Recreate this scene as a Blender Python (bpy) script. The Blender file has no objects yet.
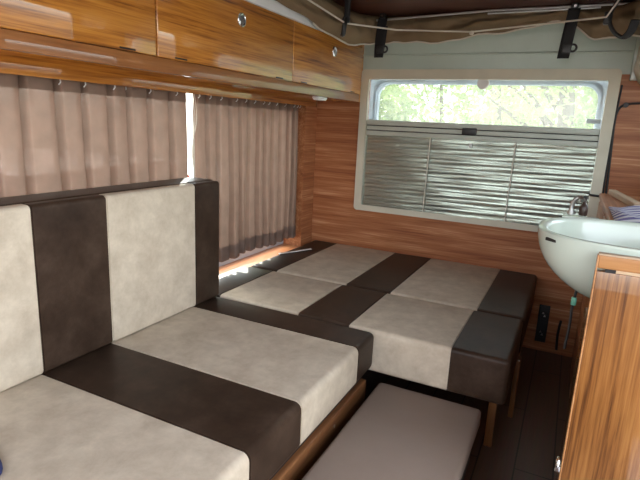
import bpy, bmesh, math, random
from mathutils import Vector, Matrix
random.seed(7)
SC = bpy.context.scene
COL = SC.collection
PI = math.pi

# ------------------------------------------------------------------ materials
def new_mat(name):
    m = bpy.data.materials.new(name); m.use_nodes = True
    nt = m.node_tree; b = nt.nodes['Principled BSDF']
    return m, nt, b

def N(nt, t, **kw):
    n = nt.nodes.new(t)
    for k, v in kw.items():
        if k in n.inputs.keys(): n.inputs[k].default_value = v
        else: setattr(n, k, v)
    return n

def ramp(nt, stops):
    r = nt.nodes.new('ShaderNodeValToRGB'); e = r.color_ramp.elements
    while len(e) < len(stops): e.new(0.5)
    for i, (p, c) in enumerate(stops):
        e[i].position = p; e[i].color = (*c, 1)
    return r

def plain(name, col, rough=.5, metal=0.0, coat=0.0, bump=0.0, bscale=200, var=0.06, vscale=9, spec=.5):
    m, nt, b = new_mat(name)
    tc = N(nt, 'ShaderNodeTexCoord')
    no = N(nt, 'ShaderNodeTexNoise', Scale=vscale, Detail=5.0)
    nt.links.new(tc.outputs['Object'], no.inputs['Vector'])
    lo = tuple(max(0, c*(1-var)) for c in col); hi = tuple(min(1, c*(1+var)) for c in col)
    r = ramp(nt, [(.3, lo), (.7, hi)])
    nt.links.new(no.outputs['Fac'], r.inputs['Fac']); nt.links.new(r.outputs['Color'], b.inputs['Base Color'])
    b.inputs['Roughness'].default_value = rough; b.inputs['Metallic'].default_value = metal
    b.inputs['Coat Weight'].default_value = coat; b.inputs['Coat Roughness'].default_value = .03
    b.inputs['Specular IOR Level'].default_value = spec
    if bump:
        n2 = N(nt, 'ShaderNodeTexNoise', Scale=bscale, Detail=3.0)
        nt.links.new(tc.outputs['Object'], n2.inputs['Vector'])
        bp = N(nt, 'ShaderNodeBump', Strength=bump, Distance=.002)
        nt.links.new(n2.outputs['Fac'], bp.inputs['Height']); nt.links.new(bp.outputs['Normal'], b.inputs['Normal'])
    return m

def wood(name, stops, grain='Y', rough=.35, coat=.6, fine=1.0, off=(0, 0, 0), coat_rough=.03, coat_ior=1.5):
    """streaky veneer, the grain running along one object axis"""
    m, nt, b = new_mat(name)
    tc = N(nt, 'ShaderNodeTexCoord')
    mp = N(nt, 'ShaderNodeMapping'); s = {'X': (.55, 9, 9), 'Y': (9, .55, 9), 'Z': (9, 9, .55)}[grain]
    mp.inputs['Scale'].default_value = tuple(v*fine for v in s); mp.inputs['Location'].default_value = off
    nt.links.new(tc.outputs['Object'], mp.inputs['Vector'])
    n1 = N(nt, 'ShaderNodeTexNoise', Scale=2.2, Detail=8.0, Roughness=.62, Distortion=.5)
    nt.links.new(mp.outputs['Vector'], n1.inputs['Vector'])
    mp2 = N(nt, 'ShaderNodeMapping'); mp2.inputs['Scale'].default_value = tuple(v*fine*(6 if v > 1 else 2.2) for v in s)
    nt.links.new(tc.outputs['Object'], mp2.inputs['Vector'])
    n2 = N(nt, 'ShaderNodeTexNoise', Scale=2.0, Detail=4.0, Roughness=.6)
    nt.links.new(mp2.outputs['Vector'], n2.inputs['Vector'])
    mix = N(nt, 'ShaderNodeMath', operation='MULTIPLY_ADD'); mix.inputs[1].default_value = .45
    nt.links.new(n2.outputs['Fac'], mix.inputs[0])
    m2 = N(nt, 'ShaderNodeMath', operation='MULTIPLY'); m2.inputs[1].default_value = .62
    nt.links.new(n1.outputs['Fac'], m2.inputs[0]); nt.links.new(m2.outputs[0], mix.inputs[2])
    r = ramp(nt, stops)
    nt.links.new(mix.outputs[0], r.inputs['Fac']); nt.links.new(r.outputs['Color'], b.inputs['Base Color'])
    b.inputs['Roughness'].default_value = rough
    b.inputs['Coat Weight'].default_value = coat; b.inputs['Coat Roughness'].default_value = coat_rough; b.inputs['Coat IOR'].default_value = coat_ior
    b.inputs['Specular IOR Level'].default_value = .25
    return m

def leather(name, lo, mid, hi, rough, vscale=7, bump=.12):
    m, nt, b = new_mat(name); b.inputs['Specular IOR Level'].default_value = .2
    tc = N(nt, 'ShaderNodeTexCoord')
    n1 = N(nt, 'ShaderNodeTexNoise', Scale=vscale, Detail=9.0, Roughness=.68, Distortion=.15)
    nt.links.new(tc.outputs['Object'], n1.inputs['Vector'])
    r = ramp(nt, [(.32, lo), (.5, mid), (.68, hi)])
    nt.links.new(n1.outputs['Fac'], r.inputs['Fac']); nt.links.new(r.outputs['Color'], b.inputs['Base Color'])
    v = N(nt, 'ShaderNodeTexVoronoi', Scale=420.0)
    nt.links.new(tc.outputs['Object'], v.inputs['Vector'])
    bp = N(nt, 'ShaderNodeBump', Strength=bump, Distance=.001)
    nt.links.new(v.outputs['Distance'], bp.inputs['Height']); nt.links.new(bp.outputs['Normal'], b.inputs['Normal'])
    rr = N(nt, 'ShaderNodeMapRange'); rr.inputs['To Min'].default_value = rough-.06; rr.inputs['To Max'].default_value = rough+.1
    nt.links.new(n1.outputs['Fac'], rr.inputs['Value']); nt.links.new(rr.outputs['Result'], b.inputs['Roughness'])
    return m

def cloth(name, col, trans, weave=900, transp=0.0):
    """woven cloth that lets some daylight through"""
    m, nt, b = new_mat(name); nt.nodes.remove(b)
    out = nt.nodes['Material Output']
    tc = N(nt, 'ShaderNodeTexCoord')
    n = N(nt, 'ShaderNodeTexNoise', Scale=14.0, Detail=6.0)
    nt.links.new(tc.outputs['Object'], n.inputs['Vector'])
    r = ramp(nt, [(.3, tuple(c*.9 for c in col)), (.7, tuple(c*1.08 for c in col))])
    nt.links.new(n.outputs['Fac'], r.inputs['Fac'])
    d = N(nt, 'ShaderNodeBsdfDiffuse'); t = N(nt, 'ShaderNodeBsdfTranslucent')
    nt.links.new(r.outputs['Color'], d.inputs['Color']); nt.links.new(r.outputs['Color'], t.inputs['Color'])
    w = N(nt, 'ShaderNodeTexNoise', Scale=float(weave), Detail=1.0)
    nt.links.new(tc.outputs['Object'], w.inputs['Vector'])
    bp = N(nt, 'ShaderNodeBump', Strength=.15, Distance=.001)
    nt.links.new(w.outputs['Fac'], bp.inputs['Height']); nt.links.new(bp.outputs['Normal'], d.inputs['Normal'])
    mx = N(nt, 'ShaderNodeMixShader'); mx.inputs[0].default_value = trans
    nt.links.new(d.outputs[0], mx.inputs[1]); nt.links.new(t.outputs[0], mx.inputs[2])
    last = mx
    if transp:
        tr = N(nt, 'ShaderNodeBsdfTransparent'); m2 = N(nt, 'ShaderNodeMixShader'); m2.inputs[0].default_value = transp
        nt.links.new(mx.outputs[0], m2.inputs[1]); nt.links.new(tr.outputs[0], m2.inputs[2]); last = m2
    nt.links.new(last.outputs[0], out.inputs['Surface'])
    return m

def glass(name, tint=(.95, .97, .96), gloss=.06, haze=0.0, hazecol=(.8, .82, .8)):
    m, nt, b = new_mat(name); nt.nodes.remove(b)
    out = nt.nodes['Material Output']
    tr = N(nt, 'ShaderNodeBsdfTransparent'); tr.inputs['Color'].default_value = (*tint, 1)
    gl = N(nt, 'ShaderNodeBsdfGlossy'); gl.inputs['Roughness'].default_value = .03
    mx = N(nt, 'ShaderNodeMixShader'); mx.inputs[0].default_value = gloss
    nt.links.new(tr.outputs[0], mx.inputs[1]); nt.links.new(gl.outputs[0], mx.inputs[2]); last = mx
    if haze:
        d = N(nt, 'ShaderNodeBsdfTranslucent'); d.inputs['Color'].default_value = (*hazecol, 1)
        m2 = N(nt, 'ShaderNodeMixShader'); m2.inputs[0].default_value = haze
        nt.links.new(mx.outputs[0], m2.inputs[1]); nt.links.new(d.outputs[0], m2.inputs[2]); last = m2
    nt.links.new(last.outputs[0], out.inputs['Surface'])
    return m

M = {}
OR = [(.37, (.13, .040, .007)), (.44, (.29, .098, .014)), (.51, (.45, .170, .024)), (.60, (.56, .235, .038)), (.75, (.64, .30, .065))]
M['cab'] = wood('glossy_veneer_long_grain', OR, 'Y', rough=.4, coat=1.0, fine=1.5, coat_rough=.012, coat_ior=1.8)
M['cab_z'] = wood('glossy_veneer_upright_grain', [(.38, (.065, .021, .005)), (.45, (.13, .046, .010)), (.53, (.22, .086, .020)), (.62, (.295, .126, .032)), (.75, (.35, .165, .048))], 'Z', rough=.35, coat=.9, fine=1.7, coat_rough=.03, coat_ior=1.9)
M['cab_x'] = wood('veneer_cross_grain', [(.34, (.20, .08, .025)), (.5, (.36, .165, .06)), (.7, (.47, .24, .10))], 'X', rough=.35, coat=.3, fine=1.3)
M['wall'] = wood('wall_veneer', [(.38, (.24, .080, .032)), (.47, (.32, .115, .046)), (.55, (.395, .155, .064)), (.62, (.48, .215, .100)), (.70, (.62, .34, .18))], 'X', rough=.42, coat=.12, fine=1.25, coat_rough=.15)
M['wall_y'] = wood('side_wall_veneer', [(.38, (.24, .080, .032)), (.47, (.32, .115, .046)), (.55, (.395, .155, .064)), (.62, (.48, .215, .100)), (.70, (.62, .34, .18))], 'Y', rough=.42, coat=.12, fine=1.25, coat_rough=.15)
M['sill'] = wood('sill_veneer', [(.36, (.28, .10, .04)), (.55, (.46, .19, .08)), (.72, (.55, .26, .12))], 'Y', rough=.3, coat=.3)
M['rail'] = wood('bench_rail_wood', [(.34, (.13, .05, .02)), (.5, (.25, .105, .04)), (.7, (.36, .17, .07))], 'Y', rough=.4, coat=.3)
M['legw'] = wood('leg_wood', [(.34, (.08, .028, .008)), (.5, (.15, .058, .017)), (.7, (.22, .092, .032))], 'Z', rough=.4, coat=.2)
M['brailw'] = wood('cabinet_rail_veneer', [(.36, (.15, .052, .015)), (.5, (.26, .10, .03)), (.7, (.36, .155, .05))], 'Y', rough=.45, coat=.8, fine=1.2, coat_rough=.02, coat_ior=1.6)
M['ceil'] = wood('ceiling_panel', [(.34, (.028, .008, .005)), (.5, (.06, .016, .009)), (.7, (.09, .026, .015))], 'X', rough=.4, coat=.2)
M['cream'] = leather('cream_leather', (.445, .37, .28), (.535, .455, .35), (.635, .55, .43), .52, vscale=11)
M['dark'] = leather('dark_brown_leather', (.026, .0145, .009), (.042, .025, .016), (.064, .040, .027), .42, vscale=10)
M['stool'] = leather('taupe_vinyl', (.29, .222, .178), (.31, .239, .193), (.33, .257, .209), .46, vscale=3, bump=.2)
M['frame'] = plain('beige_window_frame', (.62, .585, .46), .45)
M['pale'] = plain('pale_green_painted_panel', (.50, .60, .53), .2, var=.03, coat=.7)
M['brail'] = plain('pale_grey_green_rail', (.52, .55, .48), .4)
M['white'] = plain('white_plastic', (.78, .78, .76), .35)
M['roofw'] = plain('white_roof_edge', (.80, .83, .84), .35, var=.03)
M['basin'] = plain('white_basin_plastic', (.58, .655, .57), .22, var=.02, coat=.5)
M['black'] = plain('black_plastic', (.012, .012, .013), .4)
M['web'] = plain('black_webbing', (.008, .008, .009), .8, bump=.4, bscale=500)
M['cable'] = plain('black_cable_rubber', (.012, .010, .010), .5)
M['chrome'] = plain('chrome', (.75, .76, .77), .12, metal=1.0, var=.02)
M['alu'] = plain('dull_aluminium', (.55, .56, .56), .35, metal=1.0)
M['dslot'] = plain('dark_recess', (.01, .008, .007), .7)
M['gold'] = plain('pale_brass_trim', (.62, .48, .32), .3, metal=.6)
M['ply'] = plain('plywood_edge', (.45, .33, .22), .6)
M['under'] = plain('dark_board', (.035, .02, .014), .6)
M['cordw'] = plain('off_white_cord', (.62, .57, .48), .7)
M['curt'] = cloth('curtain_cloth', (.265, .182, .138), .16, transp=.010)  # cloth colour tinted pinkish in place of red light coming through
M['curth'] = cloth('curtain_hem_cloth', (.225, .162, .132), .12)
M['canvas'] = plain('tan_canvas', (.20, .142, .082), .85, bump=.5, bscale=300, var=.14, vscale=5, spec=.2)
M['glass'] = glass('window_acrylic', (.94, .97, .96), .05, haze=.04)
M['glassl'] = glass('side_window_glass', (.9, .93, .92), .05)
M['screen'] = glass('fly_screen_mesh', (.90, .91, .90), .0, haze=.17, hazecol=(.75, .76, .74))
M['acr'] = plain('grey_window_moulding', (.50, .54, .58), .35)
M['acw'] = cloth('translucent_white_acrylic', (.66, .72, .78), .5)
M['gravel'] = plain('pale_gravel', (.50, .47, .42), .9, bump=1, bscale=60, var=.25, vscale=30)
M['bark'] = plain('bark', (.12, .09, .06), .9, bump=.6, bscale=40)
M['red'] = plain('red_car_paint', (.55, .03, .02), .25, coat=.8)
M['tyre'] = plain('tyre_rubber', (.02, .02, .02), .8)
M['cglass'] = plain('car_window_glass', (.03, .04, .05), .08)
M['navy'] = plain('navy_cloth', (.03, .04, .14), .8, bump=.4, bscale=250)
M['pinkp'] = plain('pinkish_box_card', (.42, .30, .27), .7)
M['bottle'] = plain('brown_bottle_plastic', (.035, .016, .01), .4)
M['greenp'] = plain('green_clip_plastic', (.12, .35, .25), .4)
M['beige'] = plain('beige_locker_laminate', (.46, .40, .30), .4)

def mk_floor():
    m, nt, b = new_mat('dark_plank_floor')
    tc = N(nt, 'ShaderNodeTexCoord')
    mp = N(nt, 'ShaderNodeMapping'); mp.inputs['Rotation'].default_value = (0, 0, PI/2)
    nt.links.new(tc.outputs['Object'], mp.inputs['Vector'])
    br = N(nt, 'ShaderNodeTexBrick', Scale=1.0); br.inputs['Brick Width'].default_value = .9; br.inputs['Row Height'].default_value = .13
    br.inputs['Mortar Size'].default_value = .003
    br.inputs['Color1'].default_value = (.11, .055, .034, 1); br.inputs['Color2'].default_value = (.15, .08, .05, 1); br.inputs['Mortar'].default_value = (.018, .01, .007, 1)
    nt.links.new(mp.outputs['Vector'], br.inputs['Vector'])
    mp2 = N(nt, 'ShaderNodeMapping'); mp2.inputs['Scale'].default_value = (30, 2, 30); nt.links.new(tc.outputs['Object'], mp2.inputs['Vector'])
    no = N(nt, 'ShaderNodeTexNoise', Scale=3.0, Detail=6.0); nt.links.new(mp2.outputs['Vector'], no.inputs['Vector'])
    mx = N(nt, 'ShaderNodeMix', data_type='RGBA', blend_type='MULTIPLY'); mx.inputs[0].default_value = .6
    nt.links.new(br.outputs['Color'], mx.inputs[6]); nt.links.new(no.outputs['Color'], mx.inputs[7])
    nt.links.new(mx.outputs[2], b.inputs['Base Color']); b.inputs['Roughness'].default_value = .42
    return m
M['floor'] = mk_floor()

def mk_silver():
    """aluminised blind cloth, slightly crumpled"""
    m, nt, b = new_mat('silver_pleated_foil')
    tc = N(nt, 'ShaderNodeTexCoord')
    mp = N(nt, 'ShaderNodeMapping'); mp.inputs['Scale'].default_value = (2.2, 1, 9); nt.links.new(tc.outputs['Object'], mp.inputs['Vector'])
    no = N(nt, 'ShaderNodeTexNoise', Scale=2.0, Detail=6.0, Distortion=.6); nt.links.new(mp.outputs['Vector'], no.inputs['Vector'])
    bp = N(nt, 'ShaderNodeBump', Strength=.22, Distance=.012); nt.links.new(no.outputs['Fac'], bp.inputs['Height']); nt.links.new(bp.outputs['Normal'], b.inputs['Normal'])
    b.inputs['Base Color'].default_value = (.74, .77, .73, 1); b.inputs['Metallic'].default_value = .95; b.inputs['Roughness'].default_value = .22
    return m
M['silver'] = mk_silver()

def mk_leaf(name, a, c):
    m, nt, b = new_mat(name); nt.nodes.remove(b); out = nt.nodes['Material Output']
    tc = N(nt, 'ShaderNodeTexCoord'); no = N(nt, 'ShaderNodeTexNoise', Scale=2.5, Detail=4.0); nt.links.new(tc.outputs['Object'], no.inputs['Vector'])
    r = ramp(nt, [(.35, a), (.65, c)]); nt.links.new(no.outputs['Fac'], r.inputs['Fac'])
    d = N(nt, 'ShaderNodeBsdfDiffuse'); t = N(nt, 'ShaderNodeBsdfTranslucent'); mx = N(nt, 'ShaderNodeMixShader'); mx.inputs[0].default_value = .45
    for n in (d, t): nt.links.new(r.outputs['Color'], n.inputs['Color'])
    nt.links.new(d.outputs[0], mx.inputs[1]); nt.links.new(t.outputs[0], mx.inputs[2]); nt.links.new(mx.outputs[0], out.inputs['Surface'])
    return m
M['leaf'] = mk_leaf('fresh_leaves', (.27, .39, .12), (.46, .56, .24))

def mk_stripes():
    m, nt, b = new_mat('blue_white_stripes')
    tc = N(nt, 'ShaderNodeTexCoord'); w = N(nt, 'ShaderNodeTexWave', Scale=7.0, Distortion=1.2); w.bands_direction = 'Y'
    nt.links.new(tc.outputs['Object'], w.inputs['Vector'])
    r = ramp(nt, [(.35, (.16, .14, .34)), (.55, (.36, .33, .55)), (.7, (.75, .74, .76))]); nt.links.new(w.outputs['Fac'], r.inputs['Fac'])
    nt.links.new(r.outputs['Color'], b.inputs['Base Color']); b.inputs['Roughness'].default_value = .8
    return m
M['stripe'] = mk_stripes()

# ------------------------------------------------------------------ mesh helpers
class B:
    def __init__(s): s.bm = bmesh.new()
    def box(s, lo, hi, bev=0.0, seg=3, rot=None, piv=None):
        t = bmesh.new(); bmesh.ops.create_cube(t, size=1)
        c = [(a+b)/2 for a, b in zip(lo, hi)]; d = [abs(b-a) for a, b in zip(lo, hi)]
        for v in t.verts: v.co = Vector([v.co[i]*d[i]+c[i] for i in range(3)])
        if bev: bmesh.ops.bevel(t, geom=list(t.edges), offset=bev, segments=seg, profile=.5, affect='EDGES')
        if rot is not None:
            p = Vector(piv if piv else c)
            for v in t.verts: v.co = rot @ (v.co-p) + p
        s.add(t); return s
    def add(s, t):
        me = bpy.data.meshes.new('tmp'); t.to_mesh(me); t.free(); s.bm.from_mesh(me); bpy.data.meshes.remove(me)
    def tube(s, pts, r, n=8, smooth_n=0, flat=None):
        P = [Vector(p) for p in pts]
        if smooth_n: P = catmull(P, smooth_n)
        rr = r if callable(r) else (lambda t: r)
        rings = []; up = None
        for i, p in enumerate(P):
            d = (P[min(i+1, len(P)-1)]-P[max(i-1, 0)]).normalized()
            if up is None: up = Vector((0, 0, 1)) if abs(d.z) < .9 else Vector((0, 1, 0))
            a = d.cross(up).normalized(); b_ = a.cross(d).normalized(); up = b_
            R = rr(i/(len(P)-1))
            ra, rb = (R, R) if not flat else flat
            rings.append([s.bm.verts.new(p+a*ra*math.cos(2*PI*k/n)+b_*rb*math.sin(2*PI*k/n)) for k in range(n)])
        for i in range(len(rings)-1):
            for k in range(n): s.bm.faces.new((rings[i][k], rings[i][(k+1) % n], rings[i+1][(k+1) % n], rings[i+1][k]))
        s.bm.faces.new(rings[0][::-1]); s.bm.faces.new(rings[-1]); return s
    def cyl(s, c, r, h, axis='Z', n=24, r2=None, bev=0):
        t = bmesh.new(); bmesh.ops.create_cone(t, cap_ends=True, segments=n, radius1=r, radius2=r if r2 is None else r2, depth=h)
        if bev: bmesh.ops.bevel(t, geom=[e for e in t.edges if abs(e.verts[0].co.z-e.verts[1].co.z) < 1e-6], offset=bev, segments=2, affect='EDGES')
        mt = {'Z': Matrix(), 'X': Matrix.Rotation(PI/2, 4, 'Y'), 'Y': Matrix.Rotation(-PI/2, 4, 'X')}[axis]
        for v in t.verts: v.co = mt @ v.co + Vector(c)
        s.add(t); return s
    def torus(s, c, R, r, axis='X', n=24, k=8, sx=1.0):
        rings = []
        for i in range(n):
            a = 2*PI*i/n; ring = []
            for j in range(k):
                b_ = 2*PI*j/k; q = (R+r*math.cos(b_)); u, v, w = q*math.cos(a)*sx, q*math.sin(a), r*math.sin(b_)
                co = {'X': (w, u, v), 'Y': (u, w, v), 'Z': (u, v, w)}[axis]
                ring.append(s.bm.verts.new(Vector(c)+Vector(co)))
            rings.append(ring)
        for i in range(n):
            for j in range(k): s.bm.faces.new((rings[i][j], rings[(i+1) % n][j], rings[(i+1) % n][(j+1) % k], rings[i][(j+1) % k]))
        return s
    def grid(s, f, nu, nv, close_u=False):
        V = [[s.bm.verts.new(f(i/nu, j/nv)) for j in range(nv+1)] for i in range(nu+(0 if close_u else 1))]
        for i in range(nu):
            a = V[i]; b_ = V[(i+1) % len(V)]
            for j in range(nv): s.bm.faces.new((a[j], b_[j], b_[j+1], a[j+1]))
        return s
    def prism(s, poly, axis, a, b_, bev=0):
        t = bmesh.new()
        def co(p, w): return {'X': (w, p[0], p[1]), 'Y': (p[0], w, p[1]), 'Z': (p[0], p[1], w)}[axis]
        A = [t.verts.new(co(p, a)) for p in poly]; C = [t.verts.new(co(p, b_)) for p in poly]; n = len(poly)
        t.faces.new(A); t.faces.new(C[::-1])
        for i in range(n): t.faces.new((A[i], C[i], C[(i+1) % n], A[(i+1) % n]))
        bmesh.ops.recalc_face_normals(t, faces=t.faces)
        if bev: bmesh.ops.bevel(t, geom=list(t.edges), offset=bev, segments=2, affect='EDGES')
        s.add(t); return s
    def ring(s, outer, inner, axis, a, b_):
        """flat ring between two outlines with equal vertex counts, extruded from a to b"""
        def co(p, w): return {'X': (w, p[0], p[1]), 'Y': (p[0], w, p[1])}[axis]
        n = len(outer); L = [[s.bm.verts.new(co(p, w)) for p in pl] for w in (a, b_) for pl in (outer, inner)]
        o0, i0, o1, i1 = L
        for k in range(n):
            q = (k+1) % n
            s.bm.faces.new((o0[k], o0[q], i0[q], i0[k])); s.bm.faces.new((o1[q], o1[k], i1[k], i1[q]))
            s.bm.faces.new((o0[q], o0[k], o1[k], o1[q])); s.bm.faces.new((i0[k], i0[q], i1[q], i1[k]))
        return s
    def done(s, name, mat, parent=None, smooth=True, recalc=True, solid=0.0, angle=40):
        if recalc: bmesh.ops.recalc_face_normals(s.bm, faces=s.bm.faces)
        me = bpy.data.meshes.new(name); o = bpy.data.objects.new(name, me)
        off = Vector((0, 0, 0)); q = parent
        while q is not None: off += q.location; q = q.parent
        for v in s.bm.verts: v.co -= off
        s.bm.to_mesh(me); s.bm.free()
        if smooth:
            for p in me.polygons: p.use_smooth = True
            try: me.set_sharp_from_angle(angle=math.radians(angle))
            except Exception: pass
        me.materials.append(mat); COL.objects.link(o)
        if parent is not None: o.parent = parent
        if solid:
            md = o.modifiers.new('thickness', 'SOLIDIFY'); md.thickness = solid; md.offset = 0
        return o

def catmull(P, n):
    out = []
    for i in range(len(P)-1):
        a = P[max(i-1, 0)]; b = P[i]; c = P[i+1]; d = P[min(i+2, len(P)-1)]
        for k in range(n):
            t = k/n
            out.append(.5*((2*b)+(c-a)*t+(2*a-5*b+4*c-d)*t*t+(3*b-a-3*c+d)*t**3))
    out.append(P[-1]); return out

def rrect(x0, x1, z0, z1, r, n=8):
    pts = []
    for cx, cz, a0 in ((x1-r, z1-r, 0), (x0+r, z1-r, PI/2), (x0+r, z0+r, PI), (x1-r, z0+r, 3*PI/2)):
        for k in range(n+1):
            a = a0+PI/2*k/n; pts.append((cx+r*math.cos(a), cz+r*math.sin(a)))
    return pts

def tag(o, label, cat, group=None):
    o['label'] = label; o['category'] = cat
    if group: o['group'] = group
    return o
def thing(name, label, cat, loc, group=None):
    o = bpy.data.objects.new(name, None); COL.objects.link(o); o.location = loc; o.empty_display_size = .05
    return tag(o, label, cat, group)
def struct(o): o['kind'] = 'structure'; return o
def recenter(o, loc):
    loc = Vector(loc)
    for v in o.data.vertices: v.co -= loc
    o.location = loc; return o

# ------------------------------------------------------------------ camera
cam = bpy.data.cameras.new('camera'); co = bpy.data.objects.new('camera', cam); COL.objects.link(co)
yaw, pitch, roll = math.radians(25.8958), math.radians(12.9698), math.radians(2.7058)
F = Vector((-math.sin(yaw)*math.cos(pitch), math.cos(yaw)*math.cos(pitch), -math.sin(pitch)))
R = Vector((math.cos(yaw), math.sin(yaw), 0)); U = R.cross(F)
R2 = R*math.cos(roll)+U*math.sin(roll); U2 = -R*math.sin(roll)+U*math.cos(roll)
co.matrix_world = Matrix(((R2.x, U2.x, -F.x, 1.2087), (R2.y, U2.y, -F.y, 0), (R2.z, U2.z, -F.z, 1.2017), (0, 0, 0, 1)))
cam.sensor_width = 36; cam.lens = 507.66*36/640; cam.clip_start = .02
SC.camera = co

# ------------------------------------------------------------------ room shell
YB = 2.975; YF = -.55; XR = 1.86; ZC = 1.80
b = B(); b.box((-.46, YF, -.04), (1.44, YB+.06, 0)); b.box((1.44, 1.16, -.04), (XR, YB+.06, 0)); struct(b.done('floor', M['floor'], smooth=False))
struct(B().box((1.44, YF, -.26), (XR+.02, 1.15, -.22), .004).done('added_step', M['roofw']))  # unseen white step added for the sink end panel to reflect
struct(B().box((-.46, YF-.04, -.24), (XR, YF, .85)).done('added_bulkhead', M['wall'], smooth=False))  # unseen bulkhead added to darken the reflection in the sink end panel
struct(B().box((-.46, YF, ZC), (XR, YB+.06, ZC+.03)).done('ceiling', M['ceil'], smooth=False))
# back wall: veneer with the window opening
WX0, WX1, WZ0, WZ1 = .0, 1.357, .679, 1.5245
b = B()
b.box((-.46, YB, 0), (WX0+.03, YB+.06, 1.50)); b.box((WX1-.03, YB, 0), (XR, YB+.06, 1.50)); b.box((WX0+.03, YB, 0), (WX1-.03, YB+.06, WZ0+.02))
struct(b.done('wall_back', M['wall'], smooth=False))
b = B(); b.box((-.46, YB-.004, 1.50), (WX0+.03, YB+.06, ZC)); b.box((WX1-.03, YB-.004, 1.50), (1.393, YB+.06, ZC)); b.box((WX0+.03, YB-.004, WZ1-.02), (WX1-.03, YB+.06, ZC))
b.tube([(-.02, YB-.006, 1.605), (1.385, YB-.006, 1.605)], .006, 6)
b.box((1.393, YB-.016, 1.47), (1.43, YB+.06, ZC), .006)
struct(b.done('trim_1', M['pale'], smooth=True))
struct(B().box((1.43, YB-.004, 1.50), (XR, YB+.06, ZC)).done('trim_2', M['beige'], smooth=False))
# left wall with the long side window opening
b = B()
b.box((-.46, YF, 0), (-.30, YB, .40)); b.box((-.46, YF, 1.37), (-.30, YB, ZC)); b.box((-.46, 2.825, .40), (-.30, YB, 1.37)); b.box((-.46, YF, .40), (-.30, -.2, 1.37))
struct(b.done('wall_left', M['wall_y'], smooth=False))
struct(B().box((-.455, -.2, .40), (-.275, 2.825, .418), .003).done('trim_3', M['sill']))
# right wall with the open sliding door beside the camera
b = B()
b.box((XR-.06, 1.25, 0), (XR, 1.70, ZC)); b.box((XR-.06, 2.68, 0), (XR, YB, ZC)); b.box((XR-.06, 1.70, 0), (XR, 2.68, 1.05)); b.box((XR-.06, 1.70, 1.62), (XR, 2.68, ZC)); b.box((XR-.06, YF, 1.68), (XR, 1.25, ZC))
struct(b.done('wall_right', M['wall_y'], smooth=False))

# rear window
def win_outline(in_x=0, in_z0=0, in_z1=0, r=.03): return rrect(WX0+in_x, WX1-in_x, WZ0+in_z0, WZ1-in_z1, r, 8)
w = struct(B().ring(win_outline(r=.022), rrect(.048, 1.306, .714, 1.470, .006, 8), 'Y', YB-.022, YB+.004).done('window_1', M['frame'], angle=30))
B().ring(rrect(.044, 1.31, .70, 1.478, .012, 8), rrect(.098, 1.275, .77, 1.447, .075, 8), 'Y', YB+.022, YB+.055).done('window_moulding', M['acw'], w)
B().ring(rrect(.07, 1.295, .735, 1.468, .06, 8), rrect(.084, 1.284, .75, 1.456, .07, 8), 'Y', YB+.014, YB+.024).done('rounded_seal', M['acw'], w)
B().box((.06, YB+.040, .72), (1.30, YB+.046, 1.465)).done('window_pane', M['glass'], w, smooth=False)
B().cyl((.707, YB-.004, 1.453), .032, .018, 'Y', 24, bev=.004).done('window_catch', M['white'], w)
B().box((1.235, YB-.002, 1.262), (1.30, YB+.012, 1.285), .003).done('corner_latch', M['acr'], w)
# pleated cassette blind in the rear window
bl = thing('pleated_blind', 'silver pleated cassette blind drawn half up the rear window', 'blind', (.68, YB-.01, .714))
def pleat(z0, z1, n, amp, y):
    def f(u, v):
        k = v*n*2; a = 1 if int(round(k)) % 2 else -1
        return Vector((.049+u*1.256, y+amp*a+.0012*math.sin(u*23+v*9), z0+(z1-z0)*v + .0016*math.sin(u*7+k*.9)*(0 < v < 1)))
    return f, n*2
f, nv = pleat(.714, 1.145, 22, .0085, YB-.009)
B().grid(f, 40, nv).done('silver_pleats', M['silver'], bl, smooth=False, recalc=False)
f, nv = pleat(1.235, 1.470, 22, .0022, YB-.004)
B().grid(f, 4, nv).done('fly_screen', M['screen'], bl, smooth=False, recalc=False)
b = B(); b.box((.049, YB-.016, 1.145), (1.305, YB+.006, 1.172), .004); b.box((.049, YB-.015, 1.1765), (1.305, YB+.006, 1.2005), .003); b.box((.049, YB-.018, 1.205), (1.305, YB+.006, 1.236), .005)
b.done('blind_rail', M['brail'], bl)
for zz in (1.1743, 1.2028): B().box((.050, YB-.010, zz-.003), (1.304, YB+.004, zz+.003)).done('groove_shade', M['dslot'], bl, smooth=False)  # near-black strips put shade into the gaps between the bars
B().box((.625, YB-.03, 1.172), (.705, YB-.012, 1.212), .006).done('pull_handle', M['black'], bl)
for xx in (.45, .915): B().tube([(xx, YB-.0205, 1.15), (xx-.003, YB-.0205, .93), (xx-.006, YB-.0205, .716)], .0028, 6).done('blind_cord', M['cordw'], bl)
B().box((.672, YB-.022, 1.105), (.686, YB-.012, 1.128), .003).done('cord_clip', M['white'], bl)

# side window behind the curtains
w2 = struct(B().ring(rrect(-.2, 2.825, .418, 1.37, .01, 6), rrect(-.15, 2.775, .46, 1.33, .05, 6), 'X', -.455, -.43).done('window_2', M['acr']))
B().box((-.447, -.16, .45), (-.442, 2.785, 1.34)).done('window_pane', M['glassl'], w2, smooth=False)

w3 = struct(B().ring(rrect(1.70, 2.68, 1.05, 1.62, .01, 6), rrect(1.74, 2.64, 1.09, 1.58, .05, 6), 'X', XR-.05, XR-.02).done('window_3', M['acr']))
B().box((XR-.038, 1.73, 1.08), (XR-.033, 2.65, 1.59)).done('window_pane', M['glassl'], w3, smooth=False)
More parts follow.
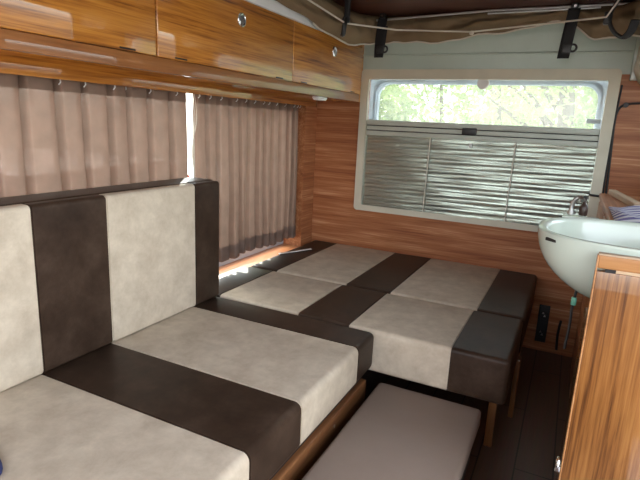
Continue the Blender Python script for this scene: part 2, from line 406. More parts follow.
# ------------------------------------------------------------------ overhead cabinets (left)
oc = thing('overhead_cabinet', 'glossy orange wood overhead cabinet along the left side above the curtains', 'cabinet', (0, 1.2, 1.335))
b = B()
b.box((-.298, -.30, 1.373), (-.03, 2.935, 1.385)); b.box((-.298, -.30, 1.385), (-.285, 2.935, 1.68)); b.box((-.285, -.30, 1.665), (-.03, 2.935, 1.68))
b.box((-.298, 2.935, 1.335), (0.0, YB-.003, 1.69), .002)
b.done('cabinet_body', M['cab'], oc)
b = B(); b.box((-.03, -.30, 1.335), (0, 2.935, 1.3788), .002)
b.done('bottom_rail', M['brailw'], oc)
doors = [(-.30, .40), (.404, 1.259), (1.265, 2.115), (2.121, 2.933)]
tilts = [0, .0, .003, -.004]
for (y0, y1), tl in zip(doors, tilts):
    d = B().box((-.022, y0, 1.380), (.004, y1, 1.642), .003, rot=Matrix.Rotation(tl, 3, 'Z') @ Matrix.Rotation(0.0, 3, 'Y')).done('door', M['cab'], oc)
    yk = (y0+y1)/2+.02
    k = B().torus((.005, yk, 1.569), .021, .005, 'X').done('lock_ring', M['chrome'], d)
    B().cyl((.005, yk, 1.569), .017, .008, 'X', 24, bev=.002).done('push_knob', M['chrome'], d)
    for hy in (y0+.105, y1-.115):
        B().box((0, hy-.030, 1.383), (.0055, hy+.030, 1.3885), .001).done('hinge', M['dslot'], d)
# white painted roof edge above the cabinets
struct(B().box((-.30, YF, 1.645), (.006, 2.42, 1.69), .005).done('trim_4', M['roofw']))
# small white light under the cabinet
pl = thing('mounted_light', 'small white lozenge light fixed under the far end of the overhead cabinet', 'light', (-.06, 2.50, 1.335))
B().box((-.040, 2.40, 1.322), (.0, 2.50, 1.3345), .005).done('light_body', M['white'], pl)
B().box((-.036, 2.405, 1.316), (-.004, 2.495, 1.324), .003).done('diffuser', M['white'], pl)
# pelmet
pm = thing('curtain_pelmet', 'glossy wooden pelmet board under the overhead cabinet hiding the curtain rail', 'pelmet', (-.29, 1.2, 1.30))
B().box((-.297, -.30, 1.298), (-.280, 2.920, 1.3725), .003).done('front_board', M['cab'], pm)
B().box((-.2975, 2.920, 1.298), (-.2795, 2.934, 1.3725), .002).done('end_cap', M['cab_z'], pm)
rl = thing('curtain_rail', 'slim white curtain rail running behind the wooden pelmet', 'rail', (-.335, 1.3, 1.33))
B().box((-.345, -.15, 1.3455), (-.325, 2.81, 1.3695), .002).done('track', M['white'], rl)

# ------------------------------------------------------------------ curtains
def curtain(name_label, y0, y1, n, seed, cords=False, drift=0.0):
    rnd = random.Random(seed)
    root = thing('curtain', name_label, 'curtain', (-.34, (y0+y1)/2, .45), 'side window curtains')
    ed = [0.0]
    for i in range(n): ed.append(ed[-1]+rnd.uniform(.75, 1.25))
    ed = [e/ed[-1] for e in ed]
    prof = []                                    # (y fraction, x offset) of the pleated plan
    for i in range(n):
        a, c = ed[i], ed[i+1]; w_ = c-a
        prof += [(a, -.004), (a+.03*w_, .024), (a+.12*w_, .031), (a+.50*w_, .025), (a+.84*w_, .014), (a+.93*w_, -.012), (a+.965*w_, -.040)]
    prof.append((1.0, 0.0))
    prof = [p for p in prof if p[0] <= 1.001]
    m_ = 5; pts = catmull([Vector((p[0], p[1], 0)) for p in prof], 4); NP = len(pts)-1
    hems = [rnd.uniform(-.006, .010) for _ in range(n+2)]
    ph = [rnd.uniform(0, 6.3) for _ in range(6)]
    def base(u, z):
        p = pts[min(int(round(u*NP)), NP)]; t = (1.30-z)/.85
        am = .75+.55*t
        y = y0+(y1-y0)*p.x + drift*t*(p.x-.2) + .010*t*math.sin(p.x*n*2.1+ph[0])
        x = -.350+p.y*am + .006*t*math.sin(p.x*17+ph[1]) + .004*t*math.sin(t*7+p.x*9+ph[2])
        return x, y
    def hem(u): i = u*n; k = int(i); return .492+hems[k]*(1-(i-k))+hems[k+1]*(i-k)
    def body(u, v):
        z = 1.342+(hem(u)-1.342)*v; x, y = base(u, z); return Vector((x, y, z))
    o = B().grid(body, NP, 26).done('curtain_cloth', M['curt'], root, recalc=False, angle=80)
    def hemf(u, v):
        z = hem(u)-.002+.075*v; x, y = base(u, z); return Vector((x+.0022, y, z))
    B().grid(hemf, NP, 4).done('hem_band', M['curth'], root, recalc=False, angle=80)
    def headf(u, v):
        z = 1.263+.05*v; x, y = base(u, z); return Vector((x+.0018, y, z))
    B().grid(headf, NP, 3).done('heading_tape', M['curt'], root, recalc=False, angle=80)
    for i in range(n+1):
        x, y = base(min(ed[i]+.01, 1), 1.29)
        B().tube([(x+.012, y, 1.285), (x+.022, y, 1.293), (x+.012, y, 1.330), (-.335, y, 1.346)], .0022, 6).done('curtain_hook', M['white'], root)
    if cords:
        for q in range(3):
            B().tube([(-.330, y1+.006+.008*q, 1.345), (-.326, y1+.018+.012*q, 1.20), (-.325, y1+.022-.006*q, 1.06), (-.33, y1+.03+.004*q, .88)], .0018, 6, smooth_n=5).done('draw_cord', M['cordw'], root)
    return root
curtain('taupe pleated curtain behind the striped backrest, left of the bright gap', -.15, 1.80, 19, 3, cords=True)
curtain('pinkish taupe pleated curtain hanging by the bed corner, right of the bright gap', 1.85, 2.81, 12, 11)

# ------------------------------------------------------------------ cushions
def rounded(lo, hi, r, seg=5, cuts=24, puff=0.0):
    t = bmesh.new(); bmesh.ops.create_cube(t, size=1)
    c = [(a+b_)/2 for a, b_ in zip(lo, hi)]; d = [b_-a for a, b_ in zip(lo, hi)]
    for v in t.verts: v.co = Vector([v.co[i]*d[i]+c[i] for i in range(3)])
    bmesh.ops.bevel(t, geom=list(t.edges), offset=r, segments=seg, profile=.5, affect='EDGES')
    return t
def striped(root, lo, hi, r, axis, cuts, mats, piping=True):
    """one upholstered cushion: a rounded slab parted into stitched panels"""
    ai = 'XYZ'.index(axis); bounds = [lo[ai]-1]+list(cuts)+[hi[ai]+1]
    nrm = Vector([1 if i == ai else 0 for i in range(3)])
    for k, mk in enumerate(mats):
        t = rounded(lo, hi, r)
        for val, sgn in ((bounds[k], -1), (bounds[k+1], 1)):
            p = Vector((0, 0, 0)); p[ai] = val
            res = bmesh.ops.bisect_plane(t, geom=list(t.verts)+list(t.edges)+list(t.faces), dist=1e-6, plane_co=p, plane_no=nrm*sgn, clear_outer=True)
            ed = [e for e in res['geom_cut'] if isinstance(e, bmesh.types.BMEdge)]
            if ed and lo[ai] < val < hi[ai]:
                f_ = bmesh.ops.contextual_create(t, geom=ed)['faces']
                es = list({e for f in f_ for e in f.edges})
                bmesh.ops.bevel(t, geom=es, offset=.0035, segments=2, affect='EDGES')
        b_ = B(); b_.add(t)
        b_.done('cream_panel' if mk == 'cream' else 'dark_panel', M[mk], root, angle=50)

ZS = .44
sc_ = thing('bench_seat_cushion', 'long striped bench seat cushion in cream and dark brown leather beside the taupe footstool', 'cushion', (.26, 1.0, .296))
striped(sc_, (-.262, -.25, .292), (.626, 1.722, ZS), .022, 'Y', [.15, .46, .880, 1.136, 1.556], ['cream', 'dark', 'cream', 'dark', 'cream', 'dark'])
bc_ = thing('backrest_cushion', 'upright striped cream and dark brown backrest cushion standing against the left curtain', 'cushion', (-.18, 1.0, ZS))
striped(bc_, (-.150, -.25, ZS+.001), (-.101, 1.720, .947), .014, 'Y', [.15, .46, .880, 1.134, 1.560], ['cream', 'dark', 'cream', 'dark', 'cream', 'dark'])
b = B(); b.add(rounded((-.262, -.25, ZS+.001), (-.1365, 1.722, .950), .010)); b.done('back_cover', M['dark'], bc_)
BX = [-.108, .290, .517, .916]
near = thing('bed_cushion', 'striped bed cushion in the near row, its cream front face towards the footstool', 'cushion', (.42, 1.96, .266), 'bed cushions')
striped(near, (-.272, 1.729, .2665), (1.113, 2.191, ZS), .018, 'X', [v-.006 for v in BX], ['dark', 'cream', 'dark', 'cream', 'dark'])
far = thing('bed_cushion', 'striped bed cushion in the far row, up against the wooden back wall under the window', 'cushion', (.42, 2.58, .266), 'bed cushions')
striped(far, (-.272, 2.198, .2665), (1.117, 2.968, ZS), .018, 'X', [v+.004 for v in BX], ['dark', 'cream', 'dark', 'cream', 'dark'])

# ------------------------------------------------------------------ bench base, bed base, stool
be = thing('storage_bench', 'brown wooden bench box with a front rail under the striped seat cushion', 'bench', (.26, 1.0, 0))
B().box((-.272, -.25, 0.001), (.555, 1.70, .205)).done('box_body', M['under'], be, smooth=False)
B().box((-.272, -.25, .205), (.585, 1.715, .2915), .002).done('seat_board', M['under'], be)
b = B(); b.box((.555, -.25, .135), (.606, 1.715, .238), .006); b.done('front_rail', M['rail'], be)
B().cyl((.6065, 1.42, .20), .006, .003, 'X', 12).done('screw_cap', M['ply'], be)
bb = thing('platform_bed', 'dark wooden bed base with slim upright legs under the rear striped cushions', 'bed', (.42, 2.3, 0))
B().box((-.272, 1.80, .235), (1.09, 2.965, .2655)).done('platform_board', M['under'], bb, smooth=False)
B().box((-.272, 1.80, 0.001), (.55, 2.965, .235)).done('storage_box', M['under'], bb, smooth=False)
B().box((1.046, 1.885, 0), (1.076, 1.902, .2355), .003).done('leg', M['legw'], bb)
B().box((1.106, 2.15, 0), (1.126, 2.21, .2655), .003).done('leg', M['legw'], bb)
B().box((1.09, 2.21, .215), (1.112, 2.96, .2655), .003).done('side_rail', M['rail'], bb)
st = thing('footstool', 'low taupe padded footstool tucked in front of the bed between bench and aisle', 'stool', (.84, 1.3, 0))
b = B(); b.add(rounded((.650, .86, .165), (1.040, 1.738, .236), .016)); b.done('padded_top', M['stool'], st)
B().box((.665, .88, .02), (1.022, 1.72, .1655), .004).done('box_body', M['under'], st)
for xx in (.69, .99):
    for yy in (.91, 1.69): B().cyl((xx, yy, .0105), .015, .021, 'Z', 16).done('foot', M['black'], st)
B().cyl((1.0245, 1.66, .13), .009, .008, 'X', 16).done('latch_button', M['chrome'], st)
# white strip lying on the bed
ws = B().tube([(-.262, 2.49, ZS+.004), (-.225, 2.56, ZS+.005), (-.165, 2.705, ZS+.004)], 0, 10, smooth_n=6, flat=(.010, .0035)).done('plastic_strip', M['white'])
tag(recenter(ws, (-.22, 2.58, ZS)), 'thin white plastic strip lying on the dark bed stripe by the curtain hem', 'strip')
nc = B()
nc.grid(lambda u, v: Vector((.105+.11*math.cos(2*PI*u)*math.sin(PI*v*.5)*(1+.1*math.sin(u*19)), .52+.075*math.sin(2*PI*u)*math.sin(PI*v*.5), ZS+.002+.035*math.cos(PI*v*.5)*(1+.2*math.sin(u*25+v*6)))), 36, 8, close_u=False)
no_ = nc.done('folded_cloth', M['navy']); tag(recenter(no_, (.105, .52, ZS)), 'navy blue cloth bundle lying at the near end of the cream bench seat', 'cloth')

# ------------------------------------------------------------------ sink cabinet and basin
sk = thing('sink_cabinet', 'glossy orange wood cabinet end panel standing under the white basin by the aisle', 'cabinet', (1.5, 1.4, 0))
B().box((1.285, 1.200, .001), (1.79, 1.218, .922), .002).done('end_panel', M['cab_z'], sk)
B().box((1.285, 1.199, .9285), (1.79, 1.218, .9565), .002).done('top_rail', M['cab_x'], sk)
B().box((1.306, 1.2005, .922), (1.79, 1.214, .9285)).done('groove_trim', M['gold'], sk, smooth=False)
B().box((1.300, 1.1985, .9215), (1.320, 1.2005, .929)).done('slot', M['dslot'], sk, smooth=False)
B().box((1.2835, 1.1985, .9565), (1.79, 1.2185, .9605), .001).done('top_edging', M['ply'], sk)
B().box((1.2815, 1.199, .001), (1.285, 1.2185, .9565), .001).done('edge_band', M['cab_x'], sk)
b = B(); b.box((1.300, 1.218, .001), (1.318, 1.655, .70)); b.box((1.318, 1.64, .001), (1.79, 1.655, .70)); b.done('carcass', M['cab_z'], sk, smooth=False)
b = B(); b.torus((1.274, 1.208, .447), .011, .004, 'X', 16, 6); b.box((1.270, 1.20, .425), (1.2815, 1.216, .44), .002); b.done('side_catch', M['chrome'], sk)

bs = thing('wash_basin', 'white rounded wash basin bulging over the left edge of the glossy wood cabinet', 'basin', (1.46, 1.425, .80))
CX, CY, AX, AY, EXP = 1.455, 1.437, .306, .212, 2.7
def sup(th, ax, ay):
    c, s = math.cos(th), math.sin(th)
    return (math.copysign(abs(c)**(2/EXP), c)*ax, math.copysign(abs(s)**(2/EXP), s)*ay)
RIMZ = .972
def shell(prof):
    def f(u, v):
        t = v*(len(prof)-1); i = min(int(t), len(prof)-2); k = t-i
        ins = prof[i][0]*(1-k)+prof[i+1][0]*k; z = prof[i][1]*(1-k)+prof[i+1][1]*k
        sc = max(1-ins/AY*.82, .02)
        x, y = sup(2*PI*u, max(AX-ins, .003), max(AY-ins*.8, .003) if ins < AY*1.15 else .003)
        return Vector((CX+x, CY+y, z))
    return f
def dome(x): return x
outer = []
for k in range(17):
    a = PI/2*k/16; outer.append((.262*(1-math.cos(a)), RIMZ-.004-.186*math.sin(a)))
b = B(); b.grid(shell(outer), 96, 32, close_u=True); b.done('bowl', M['basin'], bs, angle=60, recalc=False)
inner = [(.020*0, RIMZ-.004), (.002, RIMZ), (.014, RIMZ+.001), (.022, RIMZ-.004)]
for k in range(1, 17):
    a = PI/2*k/16; inner.append((.024+.225*(1-math.cos(a)), RIMZ-.006-.160*math.sin(a)))
b = B(); b.grid(shell(inner), 96, 38, close_u=True); b.done('inner_bowl', M['basin'], bs, angle=60, recalc=False)
th = PI*1.18; x, y = sup(th, AX-.002, AY-.002)
dr = Vector((math.cos(th)/AX, math.sin(th)/AY*1.2, 0)).normalized(); ang = math.atan2(dr.y, dr.x)
B().box((CX+x-.003, CY+y-.017, RIMZ-.020), (CX+x+.004, CY+y+.017, RIMZ-.012), .002, rot=Matrix.Rotation(ang-PI, 3, 'Z')).done('overflow_slot', M['dslot'], bs)
B().cyl((1.2625, 1.44, .826), .008, .034, 'Z', 16, bev=.002).done('drain_stub', M['chrome'], bs)
B().tube([(1.2625, 1.44, .81), (1.2585, 1.44, .76), (1.259, 1.44, .70), (1.256, 1.44, .64)], .0035, 8, smooth_n=4).done('drain_hose', M['cable'], bs)
B().box((1.253, 1.433, .765), (1.266, 1.446, .787), .003).done('hose_clip', M['greenp'], bs)

fc = thing('faucet', 'small curved chrome faucet on the far rim of the white basin', 'faucet', (1.27, 1.655, .97))
B().cyl((1.222, 1.675, .978), .011, .014, 'Z', 20, bev=.003).done('faucet_base', M['alu'], fc)
B().tube([(1.222, 1.675, .98), (1.222, 1.675, .998), (1.228, 1.672, 1.016), (1.240, 1.668, 1.024), (1.248, 1.655, 1.018)], .006, 12, smooth_n=6).done('spout', M['alu'], fc)
B().box((1.200, 1.662, .93), (1.30, 1.690, .9675), .003).done('mounting_bracket', M['basin'], fc)
bo = thing('bottle', 'small dark brown bottle standing behind the basin beside the faucet', 'bottle', (1.287, 1.685, .9706))
b = B(); b.grid(lambda u, v: Vector((1.254+[.0, .011, .012, .012, .009, .004, .004, .0][int(round(v*7))]*math.cos(2*PI*u), 1.680+[.0, .011, .012, .012, .009, .004, .004, .0][int(round(v*7))]*math.sin(2*PI*u), .971+[.0, .0, .003, .022, .031, .037, .05, .05][int(round(v*7))])), 20, 7, close_u=True)
b.done('bottle_body', M['bottle'], bo); B().cyl((1.254, 1.680, 1.023), .0055, .010, 'Z', 14).done('bottle_cap', M['black'], bo)

# galley behind the basin
gc = thing('galley_cabinet', 'brown wood galley cabinet behind the basin against the right wall', 'cabinet', (1.56, 2.15, 0))
B().box((1.345, 1.70, .001), (1.79, 2.62, .93), .003).done('cabinet_body', M['wall_y'], gc)
for y0, y1 in ((1.715, 2.15), (2.16, 2.605)):
    d = B().box((1.335, y0, .08), (1.3455, y1, .915), .003).done('door', M['wall_y'], gc)
    B().cyl((1.332, y1-.05, .82), .010, .010, 'X', 16).done('knob', M['chrome'], d)
wt = B().box((1.332, 1.69, .9305), (1.795, 2.63, .950), .004).done('worktop', M['wall_y']); tag(recenter(wt, (1.56, 2.15, .93)), 'narrow wooden worktop behind the white basin on the right', 'worktop')
def stripef(u, v):
    e = (.5-abs(u-.5))*(.5-abs(v-.5))
    return Vector((1.345+.36*u, 1.70+.42*v, .9515+.016*min(1, e*40)+.004*math.sin(u*14+v*5)*min(1, e*30)))
tw = B().grid(stripef, 30, 30).done('striped_sheet', M['stripe'], solid=.003); tag(recenter(tw, (1.52, 1.9, .951)), 'blue and white striped sheet spread on the worktop behind the basin', 'towel')  # slightly raised sheet with wavy blue and white bands
sb = B().box((1.395, 2.14, .9505), (1.425, 2.62, .972), .003, rot=Matrix.Rotation(math.radians(7), 3, 'Z')).done('wooden_strip', M['ply'])
tag(recenter(sb, (1.41, 2.38, .9505)), 'pale wooden strip lying lengthways on the worktop beyond the striped sheet', 'strip')
pb = B().box((1.50, 2.36, .951), (1.72, 2.56, 1.03), .004).done('card_box', M['pinkp']); tag(recenter(pb, (1.6, 2.4, .951)), 'pinkish card box at the back of the right hand worktop', 'box')
# right overhead locker
rk = thing('overhead_locker', 'beige overhead locker high on the right beside the window corner', 'locker', (1.62, 2.83, 1.44))
b = B(); b.prism([(1.415, 1.64), (1.40, 1.52), (1.43, 1.455), (1.795, 1.41), (1.795, 1.64)], 'Y', 2.72, 2.95, .004); b.done('locker_body', M['beige'], rk)
B().box((1.405, 2.74, 1.535), (1.414, 2.93, 1.62), .003).done('locker_door', M['beige'], rk)

# black cable hanging beside the window
cb = thing('power_cable', 'thin black cable hanging on the wood wall right of the rear window', 'cable', (1.36, YB-.01, .9))
B().tube([(1.56, YB-.006, 1.372), (1.46, YB-.006, 1.366), (1.392, YB-.006, 1.356), (1.366, YB-.006, 1.325), (1.362, YB-.006, 1.25), (1.372, YB-.006, 1.05), (1.380, YB-.006, .88)], .0055, 8, smooth_n=8).done('hanging_cable', M['cable'], cb)
B().tube([(1.366, YB-.006, 1.45), (1.360, YB-.006, 1.2), (1.362, YB-.006, 1.0), (1.366, YB-.006, .90)], .0045, 8, smooth_n=6).done('shadow_strand', M['cable'], cb)  # no real cable: dark strand in place of the shadow beside the window frame
B().tube([(1.400, YB-.012, .905), (1.36, YB-.026, .903), (1.30, YB-.030, .906)], .006, 8, smooth_n=4).done('cross_strand', M['cable'], cb)
B().cyl((1.397, YB-.010, 1.356), .012, .016, 'Y', 14).done('cable_clip', M['black'], cb)

# socket panel on the back wall
sp = thing('socket_panel', 'narrow black socket panel on the wood wall right of the bed', 'socket', (1.18, YB, .16))
B().box((1.150, YB-.010, .055), (1.206, YB-.0005, .272), .003).done('face_plate', M['black'], sp)
for zc in (.215, .105):
    s_ = B().torus((1.178, YB-.010, zc), .019, .0022, 'Y', 24, 6).done('socket_ring', M['dslot'], sp)
    for dx, dz in ((-.004, .012), (.005, -.004)): B().prism([(1.178+dx-.006, zc+dz-.005), (1.178+dx+.006, zc+dz-.005), (1.178+dx, zc+dz+.007)], 'Y', YB-.0115, YB-.0095).done('white_mark', M['white'], s_, smooth=False)
tl_ = B().tube([(1.268, YB-.008, .20), (1.262, YB-.012, .12), (1.268, YB-.014, .03)], .007, 8, smooth_n=4).done('tube_loop', M['cable']); tag(recenter(tl_, (1.266, YB-.01, .02)), 'short black hose hanging low on the wood wall right of the socket panel', 'hose')

# ------------------------------------------------------------------ pop-top canvas, straps, cord, rails
cv = thing('tent_canvas', 'folded tan tent canvas bunched along the roof edge above the rear window', 'canvas', (.7, 2.85, 1.68))
# path rows: x, y, top z, bottom z, bulge towards the room, inward normal
CP = [(-.02, .6, 1.80, 1.74, .03), (.00, 1.5, 1.80, 1.735, .035), (.00, 2.1, 1.80, 1.675, .05), (.01, 2.38, 1.80, 1.638, .065), (.02, 2.72, 1.80, 1.632, .075),
      (.09, 2.86, 1.80, 1.650, .06), (.18, 2.90, 1.80, 1.668, .04), (.30, 2.905, 1.80, 1.658, .045), (.46, 2.905, 1.80, 1.662, .05), (.62, 2.905, 1.80, 1.680, .045), (.80, 2.905, 1.80, 1.700, .045),
      (.98, 2.905, 1.80, 1.735, .03), (1.10, 2.905, 1.80, 1.725, .04), (1.22, 2.90, 1.80, 1.660, .06), (1.34, 2.84, 1.80, 1.650, .07), (1.43, 2.62, 1.80, 1.635, .07), (1.46, 2.2, 1.80, 1.64, .07), (1.50, 1.5, 1.80, 1.70, .08), (1.52, .6, 1.80, 1.72, .06)]
pp = catmull([Vector((p[0], p[1], 0)) for p in CP], 12); tb = catmull([Vector((p[2], p[3], p[4])) for p in CP], 12); NN = len(pp)-1
def canv(u, v):
    i = min(int(round(u*NN)), NN); d = (pp[min(i+1, NN)]-pp[max(i-1, 0)]).normalized(); nrm = Vector((d.y, -d.x, 0))
    zt, zb, bu = tb[i]; s = i*.085
    zb += .006*math.sin(s*2.7+1)+.004*math.sin(s*6.1)
    if v < .7:
        t = v/.7; out = bu*math.sin(PI*min(1, t*.92))**.8
        fold = .012*math.sin(s*3.1+t*5.2)*math.sin(PI*t)+.008*math.sin(s*7.3-t*9)*math.sin(PI*t)+.010*math.sin(t*13+s*1.3)*math.sin(PI*t)
        return pp[i]+nrm*(out+fold)+Vector((0, 0, zt+(zb-zt)*t))
    t = (v-.7)/.3
    return pp[i]+nrm*(-.018*math.sin(PI*t)+bu*math.sin(PI*.92)**.8*(1-t))+Vector((0, 0, zb+(zt-zb)*.7*t))
B().grid(canv, NN, 40).done('canvas_cloth', M['canvas'], cv, solid=.003, angle=70)
eb = [canv(i/NN, .7)+Vector((0, 0, -.003)) for i in range(30, NN-20, 3)]
B().tube(eb, .0045, 6).done('hem_tape', M['cordw'], cv)

def strap(label, top, bot, wdt, buckle=True, tilt=0.0):
    r = thing('webbing_strap', label, 'strap', bot, 'roof canvas straps')
    T, Bt = Vector(top), Vector(bot); d = (Bt-T)
    side = Vector((1, 0, 0)); nrm = Vector((0, -1, 0))
    def f(u, v):
        k = v*2
        if k <= 1: p = T+d*k+nrm*(.010+.012*math.sin(PI*k))
        else: p = Bt+(T-Bt)*(k-1)*.8+nrm*(.010-.016*math.sin(PI*(k-1)*.5))
        return p+side*(u-.5)*wdt
    B().grid(f, 4, 30).done('webbing', M['web'], r, solid=.003)
    if buckle:
        p = T+d*.80+nrm*.016+side*(wdt*.62)
        B().torus(p, .016, .005, 'Y', 20, 8).done('ring', M['black'], r)
        B().box(p+Vector((-.045, -.006, -.022)), p+Vector((-.006, .008, .018)), .003).done('buckle', M['black'], r)
    q = T+nrm*.014
    B().box(q+Vector((-.016, -.010, -.004)), q+Vector((.016, .012, .020)), .004).done('roof_clip', M['black'], r)
    B().cyl(q+Vector((.002, -.014, .006)), .006, .008, 'Y', 12).done('rivet', M['chrome'], r)
    return r
strap('black webbing strap hanging from the roof over the left end of the rear window', (.172, 2.80, 1.775), (.160, 2.80, 1.570), .052)
strap('black webbing strap hanging slanted over the right end of the rear window', (1.112, 2.80, 1.775), (1.092, 2.80, 1.555), .052)
hk = thing('roof_hook', 'black plastic roof hook at the canvas corner where the white cord bends', 'hook', (.14, 2.37, 1.62))
b = B(); b.box((.128, 2.37, 1.68), (.152, 2.395, 1.80), .004); b.tube([(.140, 2.38, 1.70), (.142, 2.355, 1.665), (.135, 2.36, 1.625), (.118, 2.385, 1.622)], .012, 8, smooth_n=6); b.done('hook_body', M['black'], hk)
B().cyl((.140, 2.375, 1.688), .019, .020, 'Y', 16, bev=.004).done('hook_knob', M['black'], hk)
lp = thing('strap_loop', 'black webbing loop holding the canvas at the right corner of the roof', 'strap', (1.30, 2.60, 1.62), 'roof canvas straps')
b = B(); b.tube([(1.292, 2.60, 1.785), (1.258, 2.60, 1.700), (1.278, 2.60, 1.640), (1.318, 2.60, 1.612), (1.342, 2.57, 1.628), (1.352, 2.55, 1.67)], 0, 10, smooth_n=8, flat=(.008, .020)); b.done('webbing', M['web'], lp)
B().box((1.236, 2.585, 1.665), (1.268, 2.62, 1.715), .006).done('roof_clip', M['black'], lp)
cd = thing('elastic_cord', 'off white elastic cord stretched in front of the folded canvas', 'cord', (.6, 2.7, 1.70))
B().tube([(.14, 1.85, 1.70), (.14, 2.365, 1.671), (.30, 2.66, 1.685), (.655, 2.78, 1.685), (1.0, 2.74, 1.703), (1.245, 2.574, 1.690), (1.285, 2.54, 1.755)], .004, 8).done('cord', M['cordw'], cd)
B().cyl((.655, 2.78, 1.680), .011, .018, 'Z', 14, bev=.003).done('cord_stop', M['cordw'], cd)
b = B(); b.tube([(.12, 2.83, 1.770), (.75, 2.83, 1.792), (1.40, 2.83, 1.792)], .006, 8)
ra = b.done('roof_rail', M['alu']); tag(recenter(ra, (.75, 2.83, 1.78)), 'long thin aluminium rail under the ceiling edge above the folded canvas', 'rail', 'roof rails')
rb = B().tube([(.72, 2.80, 1.772), (1.22, 2.80, 1.776)], .0045, 8).done('roof_rail', M['alu']); tag(recenter(rb, (.97, 2.80, 1.775)), 'short thin aluminium rail just below the long rail, behind the right strap', 'rail', 'roof rails')

# ------------------------------------------------------------------ outside
struct(B().box((-14, -14, -.50), (14, 16, -.45)).done('ground', M['gravel'], smooth=False))
def tree(label, x, y, h, rad, seed, nleaf=13000):
    rnd = random.Random(seed); r = thing('tree', label, 'tree', (x, y, -.45), 'trees outside the rear window')
    b = B(); b.tube([(x, y, -.45), (x+.1, y, h*.35), (x-.05, y+.1, h*.75)], lambda t: .16*(1-.7*t), 10, smooth_n=5)
    for k in range(7):
        a = rnd.uniform(0, 6.28); z = h*rnd.uniform(.2, .6); b.tube([(x, y, z), (x+rad*.35*math.cos(a), y+rad*.35*math.sin(a), z+.4), (x+rad*.75*math.cos(a), y+rad*.75*math.sin(a), z+.7)], lambda t: .05*(1-.8*t), 6)
    b.done('trunk', M['bark'], r)
    cl = [(Vector((x, y, h*.5))+Vector((rnd.uniform(-rad*.7, rad*.7), rnd.uniform(-rad*.7, rad*.7), rnd.uniform(-h*.42, h*.5))), rnd.uniform(.35, .75)*rad*.6) for _ in range(34)]
    b = B()
    for k in range(nleaf):
        c, q = rnd.choice(cl); d = Vector((rnd.gauss(0, 1), rnd.gauss(0, 1), rnd.gauss(0, 1))).normalized(); p = c+d*q*rnd.uniform(.6, 1)
        s = rnd.uniform(.03, .06); a1 = Vector((rnd.gauss(0, 1), rnd.gauss(0, 1), rnd.gauss(0, 1))).normalized(); a2 = a1.cross(d).normalized() if a1.cross(d).length > .01 else Vector((1, 0, 0))
        V = [b.bm.verts.new(p+w_) for w_ in (a1*s, a2*s*.5, -a1*s, -a2*s*.5)]; b.bm.faces.new(V)
    b.done('foliage', M['leaf'], r, smooth=False, recalc=False)
tree('bright green leafy tree seen through the left half of the rear window', -1.95, 7.0, 3.4, 1.2, 1)
tree('pale green leafy tree seen through the right half of the rear window', .95, 7.2, 3.4, 1.2, 2)
tree('far green tree showing between the two nearer trees outside the rear window', -.5, 11.9, 4.4, 1.7, 3, 12000)

hd = thing('hedge', 'tall green hedge behind the trees outside the rear window', 'hedge', (0, 9.0, -.45))
rnd = random.Random(5); b = B()
for k in range(20000):
    p = Vector((rnd.uniform(-5, 5), 9.0+rnd.uniform(-.35, .35), rnd.uniform(-.45, 2.9)+.12*math.sin(k))); a1 = Vector((rnd.gauss(0, 1), rnd.gauss(0, 1), rnd.gauss(0, 1))).normalized(); a2 = a1.cross(Vector((rnd.gauss(0, 1), rnd.gauss(0, 1), rnd.gauss(0, 1)))).normalized()
    q = rnd.uniform(.04, .075); b.bm.faces.new([b.bm.verts.new(p+w_) for w_ in (a1*q, a2*q*.6, -a1*q, -a2*q*.6)])
b.done('foliage', M['leaf'], hd, smooth=False, recalc=False)
b = B()
for k in range(11): b.tube([(-4.8+k*.96, 9.0, -.46), (-4.75+k*.96, 9.05, .8), (-4.85+k*.96, 8.95, 2.2)], .03, 6)
b.done('stems', M['bark'], hd)

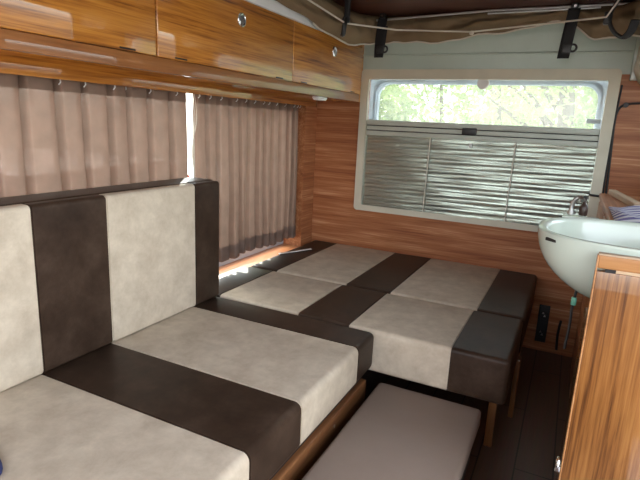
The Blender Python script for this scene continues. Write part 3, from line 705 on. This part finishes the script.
car = thing('car', 'red car parked outside, glowing through the side curtains', 'car', (-1.95, 2.2, -.45))
g0 = -.45
prof = [(.5, .28), (.5, .62), (.75, .78), (1.35, .86), (1.75, 1.32), (2.9, 1.36), (3.45, .95), (4.25, .86), (4.4, .60), (4.4, .28)]
B().prism([(p[0]-.2, g0+p[1]) for p in prof], 'X', -2.75, -1.20, .05).done('body', M['red'], car)
for pts in ([(1.50, .90), (1.84, 1.24), (2.28, 1.28), (2.28, .92)], [(2.36, .92), (2.36, 1.28), (2.84, 1.28), (3.22, .96)]):
    B().prism([(p[0]-.2, g0+p[1]) for p in pts], 'X', -1.21, -1.192).done('side_window', M['cglass'], car)
for yy in (1.15, 3.55):
    for xx in (-1.25, -2.70):
        wh = B().cyl((xx, yy-.2, g0+.30), .30, .19, 'X', 32, bev=.03).done('wheel', M['tyre'], car); B().cyl((xx+(.09 if xx > -1.9 else -.09), yy-.2, g0+.30), .18, .03, 'X', 24).done('hub_cap', M['alu'], wh)

# ------------------------------------------------------------------ light
w = bpy.data.worlds.new('sky'); SC.world = w; w.use_nodes = True; nt = w.node_tree
sky = nt.nodes.new('ShaderNodeTexSky'); sky.sky_type = 'NISHITA'; sky.sun_disc = False
sky.sun_elevation = math.radians(42); sky.sun_rotation = math.radians(-75); sky.air_density = 1.0; sky.dust_density = 3.0; sky.ozone_density = .6
bg = nt.nodes['Background']; bg.inputs['Strength'].default_value = .47
hs = nt.nodes.new('ShaderNodeHueSaturation'); hs.inputs['Saturation'].default_value = .32; nt.links.new(sky.outputs['Color'], hs.inputs['Color']); nt.links.new(hs.outputs['Color'], bg.inputs['Color'])
sl = bpy.data.lights.new('sun', 'SUN'); so = bpy.data.objects.new('sun', sl); COL.objects.link(so)
sl.energy = .5; sl.angle = math.radians(.6); sl.color = (1, .93, .82)
dv = Vector((.55, -.75, -.24)); so.rotation_euler = dv.to_track_quat('-Z', 'Y').to_euler(); so.location = (-4, 3, 4)

SC.view_settings.view_transform = 'Standard'; SC.view_settings.look = 'None'; SC.view_settings.gamma = 1; SC.view_settings.use_curve_mapping = False
SC.view_settings.exposure = 1.8
SC.cycles.max_bounces = 14; SC.cycles.diffuse_bounces = 8; SC.cycles.transparent_max_bounces = 24; SC.cycles.sample_clamp_indirect = 8; SC.cycles.caustics_reflective = False; SC.cycles.caustics_refractive = False
